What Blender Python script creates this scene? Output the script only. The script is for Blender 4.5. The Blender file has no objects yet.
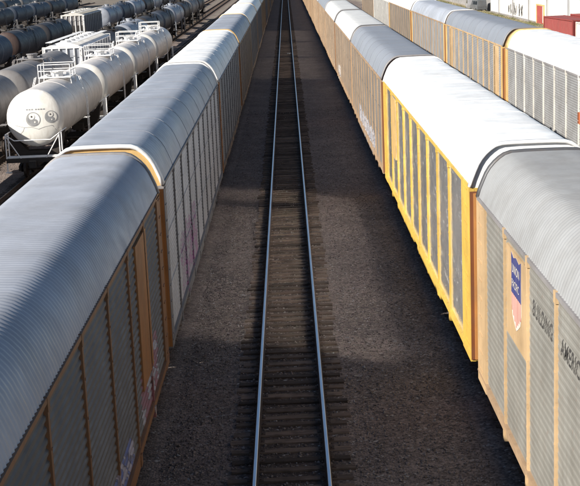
import bpy, bmesh, math, random
import numpy as np
from mathutils import Vector, Matrix

random.seed(7)
rng = np.random.default_rng(7)
R = math.radians
scene = bpy.context.scene
COL = scene.collection

# ------------------------------------------------------------------ camera
CAM_F, CAM_PITCH, CAM_YAW, CAM_ROLL = 1316.67, 0.2107, -0.0048, 0.0417
CAM_POS = Vector((0.2794, 0.0, 10.1436))
cd = bpy.data.cameras.new('camera')
cd.sensor_fit = 'HORIZONTAL'
cd.sensor_width = 36.0
cd.lens = CAM_F * 36.0 / 580.0
cd.clip_start = 0.1
cd.clip_end = 6000
cam = bpy.data.objects.new('camera', cd)
COL.objects.link(cam)
sy, cy = math.sin(CAM_YAW), math.cos(CAM_YAW)
sp, cp = math.sin(CAM_PITCH), math.cos(CAM_PITCH)
sr, cr = math.sin(CAM_ROLL), math.cos(CAM_ROLL)
r0 = Vector((cy, -sy, 0))
fw = Vector((sy * cp, cy * cp, -sp))
up = Vector((sy * sp, cy * sp, cp))
rt2 = r0 * cr - up * sr
up2 = r0 * sr + up * cr
m4 = Matrix.Identity(4)
for i in range(3):
    m4[i][0] = rt2[i]; m4[i][1] = up2[i]; m4[i][2] = -fw[i]; m4[i][3] = CAM_POS[i]
cam.matrix_world = m4
scene.camera = cam

# ------------------------------------------------------------------ sky, sun, exposure
SUN_EL, SUN_BACK = R(28.8), R(34.0)          # sun on the left, a little behind the camera
sun_travel = Vector((math.cos(SUN_BACK) * math.cos(SUN_EL), math.sin(SUN_BACK) * math.cos(SUN_EL), -math.sin(SUN_EL)))
world = bpy.data.worlds.new('World')
scene.world = world
world.use_nodes = True
wn = world.node_tree
bg = wn.nodes['Background']
sky = wn.nodes.new('ShaderNodeTexSky')
sky.sky_type = 'NISHITA'
sky.sun_disc = False
sky.sun_elevation = SUN_EL
sky.sun_rotation = math.atan2(-sun_travel.x, -sun_travel.y)
sky.air_density = 1.0
sky.dust_density = 0.3
sky.ozone_density = 3.0
wn.links.new(sky.outputs[0], bg.inputs[0])
bg.inputs[1].default_value = 0.05
sl = bpy.data.lights.new('sun', 'SUN')
sl.energy = 5.0
sl.angle = R(0.53)
sl.color = (1.0, 0.95, 0.87)
sun = bpy.data.objects.new('sun', sl)
COL.objects.link(sun)
sun.rotation_euler = sun_travel.to_track_quat('-Z', 'Y').to_euler()
sun.location = (-60, -30, 60)
scene.view_settings.view_transform = 'Standard'
scene.view_settings.look = 'None'
scene.view_settings.gamma = 1.0
scene.view_settings.use_curve_mapping = False
scene.view_settings.exposure = 0.95
scene.render.engine = 'CYCLES'
scene.cycles.max_bounces = 6
scene.cycles.diffuse_bounces = 3
scene.cycles.glossy_bounces = 3
scene.cycles.caustics_reflective = True
scene.cycles.blur_glossy = 0.0
scene.cycles.use_denoising = True


# ------------------------------------------------------------------ materials
class G:
    """tiny node graph helper"""
    def __init__(s, name):
        s.m = bpy.data.materials.new(name)
        s.m.use_nodes = True
        s.t = s.m.node_tree
        s.b = s.t.nodes['Principled BSDF']
        s.pos = s.n('ShaderNodeNewGeometry').outputs['Position']
    def n(s, t, **k):
        x = s.t.nodes.new(t)
        for a, v in k.items():
            setattr(x, a, v)
        return x
    def put(s, sock, v):
        if isinstance(v, bpy.types.NodeSocket):
            s.t.links.new(v, sock)
        elif v is not None:
            sock.default_value = v if not isinstance(v, tuple) or len(v) != 3 or sock.type == 'VECTOR' else (*v, 1)
    def scaled(s, vec, sc):
        x = s.n('ShaderNodeVectorMath', operation='MULTIPLY')
        s.put(x.inputs[0], vec); x.inputs[1].default_value = sc if isinstance(sc, tuple) else (sc, sc, sc)
        return x.outputs[0]
    def noise(s, scale, detail=4, rough=.55, vec=None, dist=0):
        x = s.n('ShaderNodeTexNoise')
        x.inputs['Scale'].default_value = 1
        x.inputs['Detail'].default_value = detail
        x.inputs['Roughness'].default_value = rough
        x.inputs['Distortion'].default_value = dist
        s.put(x.inputs['Vector'], s.scaled(vec or s.pos, scale))
        return x.outputs['Fac']
    def ramp(s, fac, a, b, lo=0., hi=1.):
        x = s.n('ShaderNodeMapRange')
        x.clamp = True
        s.put(x.inputs[0], fac)
        x.inputs[1].default_value = a; x.inputs[2].default_value = b
        x.inputs[3].default_value = lo; x.inputs[4].default_value = hi
        return x.outputs[0]
    def math(s, op, a, b=None):
        x = s.n('ShaderNodeMath', operation=op)
        s.put(x.inputs[0], a)
        if b is not None: s.put(x.inputs[1], b)
        return x.outputs[0]
    def mix(s, f, a, b, blend='MIX'):
        x = s.n('ShaderNodeMix', data_type='RGBA', blend_type=blend)
        s.put(x.inputs[0], f); s.put(x.inputs[6], a); s.put(x.inputs[7], b)
        return x.outputs[2]
    def bump(s, h, strength=.3, dist=.02):
        x = s.n('ShaderNodeBump')
        x.inputs['Strength'].default_value = strength
        x.inputs['Distance'].default_value = dist
        s.put(x.inputs['Height'], h)
        s.t.links.new(x.outputs[0], s.b.inputs['Normal'])
    def out(s, col=None, rough=None, metal=None, spec=None):
        s.put(s.b.inputs['Base Color'], col); s.put(s.b.inputs['Roughness'], rough)
        s.put(s.b.inputs['Metallic'], metal); s.put(s.b.inputs['Specular IOR Level'], spec)
        return s.m


def paint(name, col, rough=.55, metal=0., dirt=(.10, .075, .055), dirt_amt=.45, streak=True, var=.12,
          rnd=.12, spec=.4, graf=None, rust=.0, dirt_sc=1.6, specks=0):
    """painted or galvanised metal with blotches, vertical run-off streaks, rust specks, per-piece variation"""
    g = G(name)
    oi = g.n('ShaderNodeObjectInfo').outputs['Random']
    c = g.mix(g.ramp(g.noise(.7, 3), .3, .7), tuple(x * (1 - var) for x in col), tuple(min(1, x * (1 + var)) for x in col))
    c = g.mix(1.0, c, g.mix(oi, (1 - rnd,) * 3, (1 + rnd * .5,) * 3), 'MULTIPLY')
    blot = g.ramp(g.noise(dirt_sc, 6, .65), .42, .78)
    if streak:
        st = g.ramp(g.noise((5.5, 5.5, .35), 4, .6), .45, .75)
        blot = g.math('MAXIMUM', blot, st)
    c = g.mix(g.math('MULTIPLY', blot, dirt_amt), c, dirt)
    if rust:
        sp_ = g.ramp(g.noise(9, 3, .6), .62, .70)
        c = g.mix(g.math('MULTIPLY', sp_, rust), c, (.16, .06, .025))
    if specks:
        sm_ = g.ramp(g.noise((4, 2.2, 4.5), 4, .65), .60, .68)
        c = g.mix(g.math('MULTIPLY', sm_, .7), c, (.62, .60, .56))
        metal = g.math('MULTIPLY', g.math('SUBTRACT', 1., g.math('MULTIPLY', sm_, .5)), metal)
    if graf:
        for (root, y0, y1, z0, z1, ca, cb, seed) in graf:
            tc = g.n('ShaderNodeTexCoord'); tc.object = root
            o = tc.outputs['Object']
            sx = g.n('ShaderNodeSeparateXYZ'); g.put(sx.inputs[0], o)
            wob = g.noise(1.3, 3, .6)
            def edge(v, a, b, w):
                lo = g.ramp(v, a - w, a + w); hi = g.ramp(v, b - w, b + w, 1, 0)
                return g.math('MULTIPLY', lo, hi)
            box = g.math('MULTIPLY', edge(sx.outputs[1], y0, y1, .35), edge(sx.outputs[2], z0, z1, .25))
            msk = g.ramp(g.math('ADD', box, g.math('MULTIPLY', g.math('SUBTRACT', wob, .5), 1.6)), .60, .66)
            v = g.noise((.9, .75, 1.25), 2, .5, vec=o, dist=2.2 + .3 * seed)
            let = g.ramp(v, .49, .51)
            ed = g.ramp(g.math('ABSOLUTE', g.math('SUBTRACT', v, .5)), .012, .03, 1, 0)
            gc = g.mix(let, ca, cb)
            gc = g.mix(g.math('MULTIPLY', ed, .8), gc, (.03, .02, .03))
            c = g.mix(g.math('MULTIPLY', msk, g.ramp(g.noise(5, 4), .25, .6, .35, .8)), c, gc)
    rr = g.ramp(g.noise(2.2, 4), .3, .7, max(.05, rough - .08), min(1, rough + .1))
    if not specks: g.bump(g.noise(14, 3), .06, .01)
    return g.out(c, rr, metal, spec)


def simple(name, col, rough=.7, metal=0., var=.25, sc=3., bump=.15):
    g = G(name)
    c = g.mix(g.ramp(g.noise(sc, 6, .65), .3, .72), tuple(x * (1 - var) for x in col), tuple(min(1, x * (1 + var)) for x in col))
    if bump: g.bump(g.noise(sc * 6, 4), bump, .02)
    return g.out(c, rough, metal, .35)


def mat_gravel(name, ca, cb, cc, zone=False, edge=None):
    g = G(name)
    big = g.ramp(g.noise(.33, 6, .62), .36, .64)
    mid = g.ramp(g.noise(1.1, 6, .7), .3, .7)
    v = g.n('ShaderNodeTexVoronoi'); v.inputs['Scale'].default_value = 1
    g.put(v.inputs['Vector'], g.scaled(g.pos, 17.))
    sx = g.n('ShaderNodeSeparateColor'); g.put(sx.inputs[0], v.outputs['Color'])
    c = g.mix(big, ca, cb)
    c = g.mix(g.math('MULTIPLY', mid, .7), c, cc)
    if edge:                                        # oily middle of the track fades into the clean gravel beside it
        tc = g.n('ShaderNodeTexCoord'); ox = g.n('ShaderNodeSeparateXYZ'); g.put(ox.inputs[0], tc.outputs['Object'])
        ax = g.math('ADD', g.math('ABSOLUTE', ox.outputs[0]), g.math('MULTIPLY', g.math('SUBTRACT', g.noise(1.6, 4), .5), .5))
        e0, e1, ga, gb, gc_ = edge
        clean = g.mix(g.math('MULTIPLY', mid, .7), g.mix(big, ga, gb), gc_)
        c = g.mix(g.ramp(ax, e0, e1), c, clean)
    c = g.mix(1.0, c, g.mix(g.ramp(sx.outputs[0], 0, 1), (.55, .55, .55), (1.5, 1.45, 1.4)), 'MULTIPLY')
    c = g.mix(g.ramp(sx.outputs[1], .965, .975), c, (.30, .28, .26))
    if zone:                                        # dry bare earth beyond the tracks on the right
        xyz = g.n('ShaderNodeSeparateXYZ'); g.put(xyz.inputs[0], g.pos)
        wob = g.math('MULTIPLY', g.math('SUBTRACT', g.noise(.08, 4), .5), 9)
        x = g.math('ADD', xyz.outputs[0], wob)
        dry = g.mix(g.ramp(g.noise(.25, 6, .65), .35, .65), (.30, .235, .165), (.46, .40, .31))
        c = g.mix(g.ramp(x, 17, 20), c, dry)
        yard = g.mix(g.ramp(g.noise(.3, 5), .3, .7), (.13, .11, .09), (.21, .18, .145))
        far = g.math('MULTIPLY', g.ramp(x, -9, -12), g.ramp(g.math('ADD', xyz.outputs[1], wob), 225, 250))
        c = g.mix(far, c, yard)
    h = g.math('ADD', g.math('MULTIPLY', v.outputs['Distance'], -1.), g.math('MULTIPLY', g.noise(6, 5), .8))
    g.bump(h, .7, .03)
    return g.out(c, .95, 0, .2)


def mat_stone():
    g = G('ballast_stone')
    v = g.n('ShaderNodeTexVoronoi'); v.inputs['Scale'].default_value = 1
    g.put(v.inputs['Vector'], g.scaled(g.pos, 9.))
    sx = g.n('ShaderNodeSeparateColor'); g.put(sx.inputs[0], v.outputs['Color'])
    c = g.mix(sx.outputs[0], (.10, .082, .074), (.28, .232, .205))
    c = g.mix(g.ramp(sx.outputs[1], .95, .97), c, (.34, .32, .30))
    return g.out(c, .9, 0, .25)


def mat_tie():
    g = G('weathered_tie_wood')
    oi = g.n('ShaderNodeObjectInfo').outputs['Random']
    gr = g.ramp(g.noise((1.2, 26, 26), 5, .65), .3, .7)
    c = g.mix(gr, (.06, .046, .038), (.19, .148, .12))
    c = g.mix(1.0, c, g.mix(oi, (.45, .43, .42), (1.45, 1.36, 1.28)), 'MULTIPLY')
    c = g.mix(g.math('MULTIPLY', g.ramp(g.noise(2.2, 5), .5, .7), .6), c, (.02, .016, .014))
    g.bump(gr, .5, .02)
    return g.out(c, .9, 0, .2)


def mat_railtop():
    g = G('polished_rail_head')
    c = g.mix(g.ramp(g.noise((30, 1.2, 30), 4), .3, .7), (.58, .62, .68), (.76, .80, .86))
    return g.out(c, .32, 1.0)


GAL = dict(dirt=(.13, .11, .095), dirt_amt=.45)
M = {}
M['gravel'] = mat_gravel('yard_gravel', (.168, .137, .122), (.23, .187, .165), (.10, .082, .075), zone=True)
GRAV = ((.168, .137, .122), (.23, .187, .165), (.10, .082, .075))
M['ballast'] = mat_gravel('track_ballast', (.060, .047, .040), (.095, .075, .062), (.030, .024, .021), edge=(.95, 1.5, *GRAV))
M['mainballast'] = mat_gravel('main_track_ballast', (.080, .063, .054), (.115, .091, .078), (.045, .036, .032), edge=(.8, 1.35, *GRAV))
M['stone'] = mat_stone()
M['tie'] = mat_tie()
M['railtop'] = mat_railtop()
M['railside'] = simple('rusty_rail_side', (.055, .035, .026), .8, .2)
M['plate'] = simple('rusty_tie_plate', (.07, .045, .032), .8, .3)
M['truck'] = simple('greasy_truck_steel', (.03, .026, .024), .7, .3)
M['wheel'] = simple('worn_wheel_steel', (.07, .055, .047), .5, .6)
M['under'] = simple('dark_underframe', (.035, .028, .024), .8)
M['brown'] = paint('brown_end_door', (.20, .072, .026), .6, dirt_amt=.5)
M['rustbrown'] = paint('red_brown_jamb_paint', (.17, .055, .018), .6, dirt_amt=.4)
M['orange'] = paint('orange_paint', (.46, .20, .055), .55, dirt_amt=.4, rust=.3)
M['tan'] = paint('faded_tan_orange_paint', (.36, .245, .15), .55, dirt_amt=.4, rust=.3)
M['peach'] = paint('peach_yellow_paint', (.50, .345, .19), .5, dirt_amt=.35, rust=.25)
M['yellow'] = paint('bright_yellow_paint', (.57, .375, .07), .55, dirt=(.22, .13, .05), dirt_amt=.5, rust=.35)
M['buff'] = paint('buff_yellow_paint', (.58, .38, .15), .5, dirt_amt=.35)
M['white'] = paint('white_paint', (.78, .77, .75), .45, dirt=(.35, .30, .26), dirt_amt=.25)
M['cream'] = paint('cream_white_paint', (.62, .59, .53), .5, dirt_amt=.3)
M['darkgrey'] = paint('dark_grey_paint', (.07, .07, .075), .5)
M['midgrey'] = paint('mid_grey_paint', (.22, .21, .21), .55, **GAL)
# roofs
M['roof_gal'] = paint('galvanised_roof', (.345, .365, .41), .45, .15, dirt=(.17, .16, .15), dirt_amt=.42, streak=False, var=.08, rnd=.1, dirt_sc=.8)
M['roof_gal2'] = paint('clean_galvanised_roof', (.355, .375, .42), .45, .15, dirt=(.18, .17, .16), dirt_amt=.4, streak=False, var=.08, rnd=.1, dirt_sc=.8)
M['roof_blue'] = paint('blue_grey_roof', (.20, .215, .245), .5, .0, dirt=(.2, .2, .2), dirt_amt=.3, streak=False, var=.05, rnd=.05)
M['roof_pale'] = paint('pale_roof', (.50, .50, .49), .5, .0, dirt=(.3, .29, .27), dirt_amt=.3, streak=False, var=.06, rnd=.06)
M['roof_white'] = paint('white_roof', (.80, .80, .79), .4, 0, dirt=(.34, .31, .28), dirt_amt=.4, streak=False, var=.06, rnd=.08, rust=.12)
# side sheets (dull ones and shiny ones)
M['pan_dull'] = paint('dull_galvanised_sheet', (.26, .25, .235), .6, .15, **GAL)
M['pan_dark'] = paint('dark_weathered_sheet', (.135, .125, .115), .6, .1, dirt=(.06, .05, .04), dirt_amt=.45)
M['darkorange'] = paint('weathered_orange_paint', (.265, .125, .055), .55, dirt_amt=.45, rust=.4)
M['sheetorange'] = paint('faded_orange_sheet', (.36, .155, .05), .55, dirt_amt=.5, rust=.4)
M['roof_up'] = paint('dusty_galvanised_roof', (.245, .248, .25), .5, 0, dirt=(.14, .13, .12), dirt_amt=.45, streak=False, var=.05, rnd=.05)
M['pan_up'] = paint('grey_galvanised_sheet', (.235, .228, .205), .55, .1, dirt=(.12, .10, .08), dirt_amt=.4, rust=.25)
M['pan_shiny'] = paint('shiny_galvanised_sheet', (1.0, .98, .95), .12, .78, dirt=(.55, .5, .45), dirt_amt=.15, specks=1)
M['pan_brown'] = paint('brownish_sheet', (.165, .148, .13), .6, .1, **GAL)
M['pan_mid'] = paint('satin_galvanised_sheet', (.36, .34, .31), .3, .5, dirt=(.2, .18, .16), dirt_amt=.3)
M['pan_pale'] = paint('pale_galvanised_sheet', (.29, .29, .29), .5, .2, **GAL)
M['blue'] = paint('emblem_blue', (.03, .04, .17), .55, dirt=(.2, .17, .15), dirt_amt=.35)
M['red'] = paint('emblem_red', (.48, .16, .13), .55, dirt=(.4, .3, .22), dirt_amt=.5)
M['signwhite'] = paint('emblem_white', (.66, .62, .56), .55, dirt=(.4, .32, .24), dirt_amt=.5)
M['letter'] = paint('lettering_dark', (.035, .033, .032), .6, dirt=(.14, .13, .12), dirt_amt=.45)
M['decalgrey'] = simple('decal_grey', (.24, .24, .24), .6, 0, .2)


# ------------------------------------------------------------------ mesh helpers
class MB:
    def __init__(s):
        s.v, s.f, s.mi = [], [], []
    def add(s, vs, fs, mi=0):
        o = len(s.v)
        s.v += [tuple(p) for p in vs]
        s.f += [tuple(i + o for i in q) for q in fs]
        s.mi += [mi] * len(fs)
        return s
    def box(s, x0, x1, y0, y1, z0, z1, mi=0):
        vs = [(x0, y0, z0), (x1, y0, z0), (x1, y1, z0), (x0, y1, z0), (x0, y0, z1), (x1, y0, z1), (x1, y1, z1), (x0, y1, z1)]
        return s.add(vs, [(0, 3, 2, 1), (4, 5, 6, 7), (0, 1, 5, 4), (1, 2, 6, 5), (2, 3, 7, 6), (3, 0, 4, 7)], mi)
    def tube(s, a, b, r, n=8, mi=0, r2=None, cap=True):
        a, b = Vector(a), Vector(b)
        d = (b - a).normalized()
        u = d.orthogonal().normalized(); w = d.cross(u)
        vs = []
        for p, rr in ((a, r), (b, r if r2 is None else r2)):
            for k in range(n):
                t = 2 * math.pi * k / n
                vs.append(p + u * (rr * math.cos(t)) + w * (rr * math.sin(t)))
        fs = [(k, (k + 1) % n, n + (k + 1) % n, n + k) for k in range(n)]
        if cap: fs += [tuple(range(n))[::-1], tuple(range(n, 2 * n))]
        return s.add(vs, fs, mi)
    def path(s, pts, r, n=6, mi=0):
        for a, b in zip(pts[:-1], pts[1:]): s.tube(a, b, r, n, mi)
        return s
    def prism(s, poly, y0, y1, mi=0):                 # poly in (x, z), extruded along y
        n = len(poly)
        vs = [(x, y0, z) for x, z in poly] + [(x, y1, z) for x, z in poly]
        return s.add(vs, [tuple(range(n)), tuple(range(n, 2 * n))[::-1]] + [(k, n + k, n + (k + 1) % n, (k + 1) % n) for k in range(n)], mi)
    def lathe_y(s, prof, cx, cz, n=32, mi=0):          # prof list of (y, r), around the y axis
        vs, fs = [], []
        for y, r in prof:
            for k in range(n):
                t = 2 * math.pi * k / n
                vs.append((cx + r * math.cos(t), y, cz + r * math.sin(t)))
        for i in range(len(prof) - 1):
            for k in range(n):
                fs.append((i * n + k, i * n + (k + 1) % n, (i + 1) * n + (k + 1) % n, (i + 1) * n + k))
        return s.add(vs, fs, mi)
    def mesh(s, name, smooth=False, bevel=0):
        me = bpy.data.meshes.new(name)
        me.from_pydata(s.v, [], s.f)
        me.update()
        if any(s.mi): me.polygons.foreach_set('material_index', s.mi)
        if smooth: me.polygons.foreach_set('use_smooth', [True] * len(me.polygons))
        return me


def obj(name, me, mat, parent=None, loc=(0, 0, 0), rz=0., rot=None, scale=None):
    o = bpy.data.objects.new(name, me)
    COL.objects.link(o)
    mats = mat if isinstance(mat, (list, tuple)) else [mat]
    if me is not None:
        while len(me.materials) < len(mats): me.materials.append(None)
        for i, m_ in enumerate(mats):
            o.material_slots[i].link = 'OBJECT'
            o.material_slots[i].material = M[m_] if isinstance(m_, str) else m_
    o.location = loc
    o.rotation_euler = rot if rot else (0, 0, rz)
    if scale: o.scale = scale
    o.parent = parent
    return o


def thing(name, label, cat, loc=(0, 0, 0), rz=0., group=None):
    o = bpy.data.objects.new(name, None)
    COL.objects.link(o)
    o.empty_display_size = .3
    o.location = loc
    o.rotation_euler = (0, 0, rz)
    tag(o, label, cat, group)
    return o


def tag(o, label, cat, group=None):
    o['label'] = label; o['category'] = cat
    if group: o['group'] = group
    return o


CACHE = {}
def cached(key, fn):
    if key not in CACHE: CACHE[key] = fn()
    return CACHE[key]


def text_mesh(body, size, shear=0., offset=0., space=1.0):
    cu = bpy.data.curves.new('t', 'FONT')
    cu.body = body; cu.size = size; cu.shear = shear; cu.offset = offset
    cu.space_character = space
    cu.extrude = 0.0
    cu.resolution_u = 3
    cu.align_x = 'LEFT'
    o = bpy.data.objects.new('t', cu)
    COL.objects.link(o)
    dg = bpy.context.evaluated_depsgraph_get()
    me = bpy.data.meshes.new_from_object(o.evaluated_get(dg))
    bpy.data.objects.remove(o)
    bpy.data.curves.remove(cu)
    me.materials.clear()
    return me


# ------------------------------------------------------------------ ground and tracks
GZ = -0.26
def sheet(name, x0, x1, y0, y1, nx, ny, zf):
    xs = np.linspace(x0, x1, nx); ys = np.linspace(y0, y1, ny)
    vs = [(x, y, zf(x, y)) for y in ys for x in xs]
    fs = [(j * nx + i, j * nx + i + 1, (j + 1) * nx + i + 1, (j + 1) * nx + i) for j in range(ny - 1) for i in range(nx - 1)]
    return MB().add(vs, fs).mesh(name, True)

g = obj('ground', sheet('ground', -2500, 2500, -200, 4500, 2, 2, lambda x, y: GZ), 'gravel')
g['kind'] = 'structure'

def tie_mesh(k):
    rr = random.Random(k)
    b = MB()
    n = 6
    hw = .112 + rr.uniform(-.008, .01)
    vs, fs = [], []
    for i in range(n + 1):
        x = -1.29 + 2.58 * i / n
        j = lambda a: rr.uniform(-a, a)
        vs += [(x, -hw + j(.008), -.16), (x, -hw + j(.008), -.012 + j(.004)), (x, -hw + .018, 0 + j(.005)),
               (x, hw - .018, 0 + j(.005)), (x, hw + j(.008), -.012 + j(.004)), (x, hw + j(.008), -.16)]
    for i in range(n):
        for q in range(5):
            a = i * 6 + q
            fs.append((a, a + 6, a + 7, a + 1))
    fs += [(0, 1, 2, 3, 4, 5), tuple(n * 6 + q for q in (5, 4, 3, 2, 1, 0))]
    return b.add(vs, fs).mesh('tie_%d' % k)

TIES = [tie_mesh(k) for k in range(8)]
RAILP = [(-.07, -.172), (.07, -.172), (.07, -.16), (.012, -.135), (.012, -.045), (.036, -.035), (.036, -.006), (.028, 0), (-.028, 0), (-.036, -.006), (-.036, -.035), (-.012, -.045), (-.012, -.135), (-.07, -.16)]
def rail_mesh(y0, y1):
    b = MB().prism(RAILP, y0, y1)
    me = b.mesh('rail')
    for p in me.polygons:
        c = p.center
        p.material_index = 1 if c.z > -.012 and abs(p.normal.y) < .5 else 0
    return me

def track(x, y0, y1, main=False, dark=False):
    n = 9 if not main else 13
    w = 1.75 if not main else 1.55
    def zf(px, py):
        e = abs(px) / w
        if main: return GZ + (.022 if abs(px) < 1.2 else .022 * (1 - e) / .226) + .003 * math.sin(py * 3.1 + px * 2.2) * (1 if e < .9 else 0)
        return GZ + (.055 if e < .75 else .055 * (1 - e) / .25) + .004 * math.sin(py * 3.1 + px * 2.2) * (1 if e < .9 else 0)
    bed = obj('railway_track', sheet('bed', -w, w, y0, y1, n, int((y1 - y0) / 2), zf), 'mainballast' if main else 'ballast', None, (x, 0, 0))
    bed['kind'] = 'structure'
    me = cached(('rail', y0, y1), lambda: rail_mesh(y0, y1))
    for s in (-1, 1):
        obj('rail', me, ['railside', 'railtop' if main else 'wheel'], bed, (s * .753, 0, 0))
    ys, y = [], y0 + .3
    while y < y1 - .3:
        ys.append(y); y += .525 + random.uniform(-.07, .07)
    if main:
        first = [t for t in ys if t > 19][:290]
        rest = [t for t in ys if t < 19 or t > first[-1]]
        pm = MB()
        for s in (-1, 1):
            pm.box(s * .753 - .17, s * .753 + .17, -.09, .09, .0, .012)
            for q in (-.11, .11): pm.box(s * .753 + q - .014, s * .753 + q + .014, -.04, -.012, .0, .03)
        pm = pm.mesh('tie_plates')
        for t in first:
            o = obj('tie', random.choice(TIES), 'tie', bed, (random.uniform(-.06, .06), t, -.186 + random.uniform(-.008, .006)),
                    rot=(0, random.uniform(-.004, .004), random.uniform(-.03, .03)), scale=(random.uniform(.95, 1.03), random.uniform(.84, 1.12), 1))
            if t < 75: obj('tie_plate', pm, 'plate', o, (-o.location.x, 0, .0))
    else:
        rest = ys
    b = MB()
    for t in rest:
        o = random.uniform(-.05, .05)
        b.box(-1.28 + o, 1.28 + o, t - .11, t + .11, -.3, -.19 + random.uniform(0, .012))
    e = obj('tie', b.mesh('ties'), 'tie', bed)
    e['kind'] = 'stuff'
    return bed

track(0, 2, 420, True)
LX, RX, SX, TX, AX, BX, CX = -4.5, 5.87, 14.2, -12.5, -16.9, -27.5, -47.0
for x, a, b_ in ((LX, -10, 420), (-8.5, 5, 420), (RX, -10, 420), (10.0, 5, 260), (SX, 30, 300), (TX, 40, 420), (AX, 40, 420), (-21.7, 60, 420), (BX, 80, 420), (CX, 150, 420), (-60.5, 200, 420)):
    track(x, a, b_)

# loose ballast stones near the camera: one mesh
def stones(name, boxes, per_m2, smin, smax, zf):
    base = np.array([(1, 0, 0), (-1, 0, 0), (0, 1, 0), (0, -1, 0), (0, 0, 1), (0, 0, -.6)], float)
    tri = np.array([(0, 2, 4), (2, 1, 4), (1, 3, 4), (3, 0, 4), (2, 0, 5), (1, 2, 5), (3, 1, 5), (0, 3, 5)])
    P = []
    for (x0, x1, y0, y1, dens) in boxes:
        n = int((x1 - x0) * (y1 - y0) * per_m2 * dens)
        P.append(np.stack([rng.uniform(x0, x1, n), rng.uniform(y0, y1, n)], 1))
    P = np.concatenate(P); n = len(P)
    s = smin + (smax - smin) * rng.random(n) ** 3.0
    jit = base[None] * rng.uniform(.55, 1.25, (n, 6, 1)) + rng.normal(0, .18, (n, 6, 3))
    a = rng.uniform(0, 6.28, n); ca, sa = np.cos(a)[:, None], np.sin(a)[:, None]
    V = jit * s[:, None, None]
    V = np.stack([V[..., 0] * ca - V[..., 1] * sa, V[..., 0] * sa + V[..., 1] * ca, V[..., 2] * .75], -1)
    z = np.array([zf(x, y) for x, y in P])
    V += np.stack([P[:, 0], P[:, 1], z + s * .15], 1)[:, None, :]
    F = (tri[None] + (np.arange(n) * 6)[:, None, None]).reshape(-1, 3)
    me = bpy.data.meshes.new(name)
    me.vertices.add(n * 6); me.vertices.foreach_set('co', V.reshape(-1).astype(np.float32))
    me.loops.add(len(F) * 3); me.loops.foreach_set('vertex_index', F.reshape(-1).astype(np.int32))
    me.polygons.add(len(F)); me.polygons.foreach_set('loop_start', np.arange(0, len(F) * 3, 3, dtype=np.int32))
    me.update(); me.validate()
    return me
def gz(x, y):
    e = abs(x) / 1.55
    return GZ + (.022 if abs(x) < 1.2 else max(0, .022 * (1 - e) / .226))
st = obj('gravel', stones('gravel', [(-3.1, 4.5, 21, 40, .6), (-3.1, 4.5, 40, 62, .6), (-3.1, 4.5, 62, 95, .22), (-3.1, -1.4, 21, 45, .5), (1.4, 4.5, 21, 45, .5)], 170, .014, .05, gz), 'stone')
st['kind'] = 'stuff'
tag(st, 'loose dark ballast stones strewn between the two autorack trains', 'gravel')

# ------------------------------------------------------------------ rail cars: running gear shared by every car
def wheelset_mesh():
    b = MB()
    for s in (-1, 1):
        b.tube((s * .69, 0, .42), (s * .80, 0, .42), .42, 20)
        b.tube((s * .665, 0, .42), (s * .69, 0, .42), .45, 20)
    b.tube((-1.0, 0, .42), (1.0, 0, .42), .075, 8)
    return b.mesh('wheelset')
def truckframe_mesh():
    b = MB()
    for s in (-1, 1):
        x0, x1 = (s * .93, s * 1.06) if s > 0 else (s * 1.06, s * .93)
        prof = [(-1.15, .34), (-1.15, .58), (-.55, .72), (.55, .72), (1.15, .58), (1.15, .34), (.75, .30), (.5, .2), (-.5, .2), (-.75, .30)]
        n = len(prof)
        b.add([(x0, y, z) for y, z in prof] + [(x1, y, z) for y, z in prof],
              [tuple(range(n))[::-1], tuple(range(n, 2 * n))] + [(k, (k + 1) % n, n + (k + 1) % n, n + k) for k in range(n)])
        for q in (-.16, .0, .16): b.tube((s * .995, q, .28), (s * .995, q, .62), .07, 6)
    b.box(-1.0, 1.0, -.2, .2, .42, .66)
    return b.mesh('truck_frame')
WS, TF = wheelset_mesh(), truckframe_mesh()
def trucks(root, ys, detail=True):
    for y in ys:
        t = obj('truck', TF, 'truck', root, (0, y, 0))
        if detail:
            for q in (-.88, .88): obj('wheelset', WS, 'wheel', t, (0, q, 0))
def coupler_mesh():
    b = MB().box(-.09, .09, 0, .62, .80, 1.02)
    b.box(-.16, .16, .55, .80, .76, 1.06)
    return b.mesh('coupler')
CPL = coupler_mesh()
def couplers(root, y0, y1):
    obj('coupler', CPL, 'truck', root, (0, y1, 0))
    obj('coupler', CPL, 'truck', root, (0, y0, 0), math.pi)

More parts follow.
